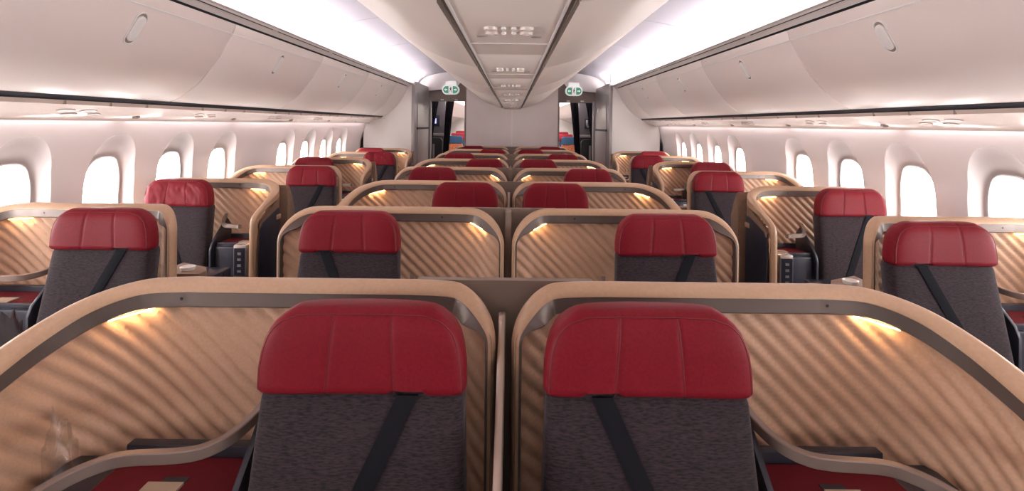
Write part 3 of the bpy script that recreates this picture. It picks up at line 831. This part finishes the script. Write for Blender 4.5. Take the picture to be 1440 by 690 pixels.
    m = MB(); m.grid([r + list(reversed(q)) for r, q in zip(rows, rows2)], True, True)
    out.append(('shoulder_belt', m.mesh('shoulder_belt', belt, True, 60), None, None))
    def rbox(x0, x1, y0, y1, z0, z1, bv, mm, nm): return MB().box(x0, x1, y0, y1, z0, z1).mesh(nm, mm, True, 50, bv)
    out.append(('seat_cushion', rbox(-.24, .24, -.66, -.19, .36, .50, .035, fabric, 'seat_cushion'), None, None))
    out.append(('seat_base', rbox(-.20, .20, -.58, -.08, 0, .37, .01, darkp, 'seat_base'), None, None))
    seat_cache[(e, wr)] = out
    return out
def place(root, parts):
    made = []
    for nm, me, pi, lab in parts:
        o = ob(nm, me, made[pi] if pi is not None else root)
        if lab: o['label'] = lab
        made.append(o)

def suite(x0, d, U, wing, y, seat_u, lab, seatlab, gs, gseat, key, wr=0, ydelta=0):
    t = thing('privacy_shell', (x0, y, 0), lab, 'seat partition', gs)
    place(t, shell_meshes(U, wing, d, key, seat_u))
    s = thing('passenger_seat', (x0 + d * seat_u, y - .187, 0), seatlab, 'seat', gseat)
    place(s, seat_meshes(-d, wr))      # belt on the side of the shell wall nearest the seat

near = lambda k: 'nearest the camera' if k == 0 else ords(k) + ' row from the camera' if k < 7 else 'last row, by the bulkhead'
for k in range(ROWS):
    y = Y0 + PITCH * k
    for sd, sn in ((-1, 'left'), (1, 'right')):
        if k % 2 == 0: x0, d, U, wing, su = sd * .018, sd, 1.035, True, .263 if sd < 0 else .274
        else: x0, d, U, wing, su = sd * 1.02, -sd, 1.004, False, .36
        suite(x0, d, U, wing, y, su,
              'tan-capped ribbed shell, %s half of the centre pair, %s' % (sn, near(k)),
              'purple seat with red headrest, %s of the centre pair, %s' % (sn, near(k)),
              'shells of the centre pairs', 'seats of the centre pairs', ('c', sd, k % 2))
    t = thing('centre_divider', (0, y, 0), 'taupe divider plate between the two centre shells, %s' % near(k), 'divider', 'dividers between the centre shells')
    pl = [(-.215, .0), (.215, .0), (.215, TOP - .004), (-.215, TOP - .004)]
    ob('divider_plate', MB().box(-.22, .22, .026, .05, 0, TOP - .007).mesh('divider_plate', greyplate, False), t)
    if k % 2: ob('divider_face', MB().box(-.0135, .0135, -.05, .027, 0, TOP - .012).mesh('divider_face', greyplate, False), t)
    if k % 2 == 0:
        sp = catmull([(-.006, -.078), (-.03, -.085), (-.12, -.14), (-.25, -.215), (-.40, -.285), (-.52, -.36)], 5)
        poly = [(p[0], TOP + p[1]) for p in sp] + [(-.52, .4), (-.006, .4)]
        ob('privacy_screen', MB().prism(poly, 'x', -.010, .002).mesh('privacy_screen', darkp, False), t)
        rows = [[(x, p[0], TOP + p[1] + z) for x, z in ((-.0135, -.006), (-.0135, .002), (-.010, .005), (.001, .005), (.0035, .002), (.0035, -.006))] for p in sp]
        ob('screen_rim', MB().grid(rows, True, True).mesh('screen_rim', metal), t)

for sd, sn in ((-1, 'left'), (1, 'right')):
    for k in range(1, 7):
        y = Y0 + PITCH * k - (0.10 if sd > 0 else 0)
        if k % 2 == 1: x0, d, U, wing, su = sd * (1.475 if sd < 0 else 1.515), sd, .91, True, .215 if sd < 0 else .21
        else: x0, d, U, wing, su = sd * 2.395, -sd, .865, True, .30
        suite(x0, d, U, wing, y, su,
              'tan-capped ribbed shell by the %s windows, %s' % (sn, near(k)),
              'purple fabric seat with red headrest by the %s windows, %s' % (sn, near(k)),
              'shells by the windows', 'seats by the windows', ('w', sd, k % 2), wr=(1 if (sd < 0 and k in (2, 5)) else 0))

# ------------------------------------------------------------------ small loose things
rnd = random.Random(3)
def crumple(name, c, r, h, m, lab, cat, sx=1, sy=1, flat=.0):
    bm = bmesh.new(); bmesh.ops.create_icosphere(bm, subdivisions=3, radius=1)
    for v in bm.verts:
        p = v.co.copy()
        f = 1 + .45 * noise.noise(p * 2.1 + Vector((r * 50, 1, 2))) + .25 * noise.noise(p * 5.3)
        v.co = Vector((p.x * r * sx * f, p.y * r * sy * f, max(-.0, (p.z + .55) / 1.55) * h * f))
    for f in bm.faces: f.smooth = True
    me = bpy.data.meshes.new(name); bm.to_mesh(me); bm.free(); me.materials.append(m)
    return tag(ob(name, me, None, c), lab, cat)
crumple('plastic_wrapper', (-.925, 1.06, .836), .028, .13, clearwrap, 'crumpled clear plastic wrapper behind the left foreground armrest', 'wrapper', 1.0, .8)
crumple('wrapped_blanket', (-1.70, 1.72, .52), .085, .36, bedding, 'dark glossy wrapped blanket bundle on the window seat at the left edge', 'blanket', 1.0, .9)
crumple('pillow', (-1.90, 1.90, .515), .05, .27, cupm, 'small white pillow behind the wrapped bundle at the left edge', 'pillow', 1.0, .7)
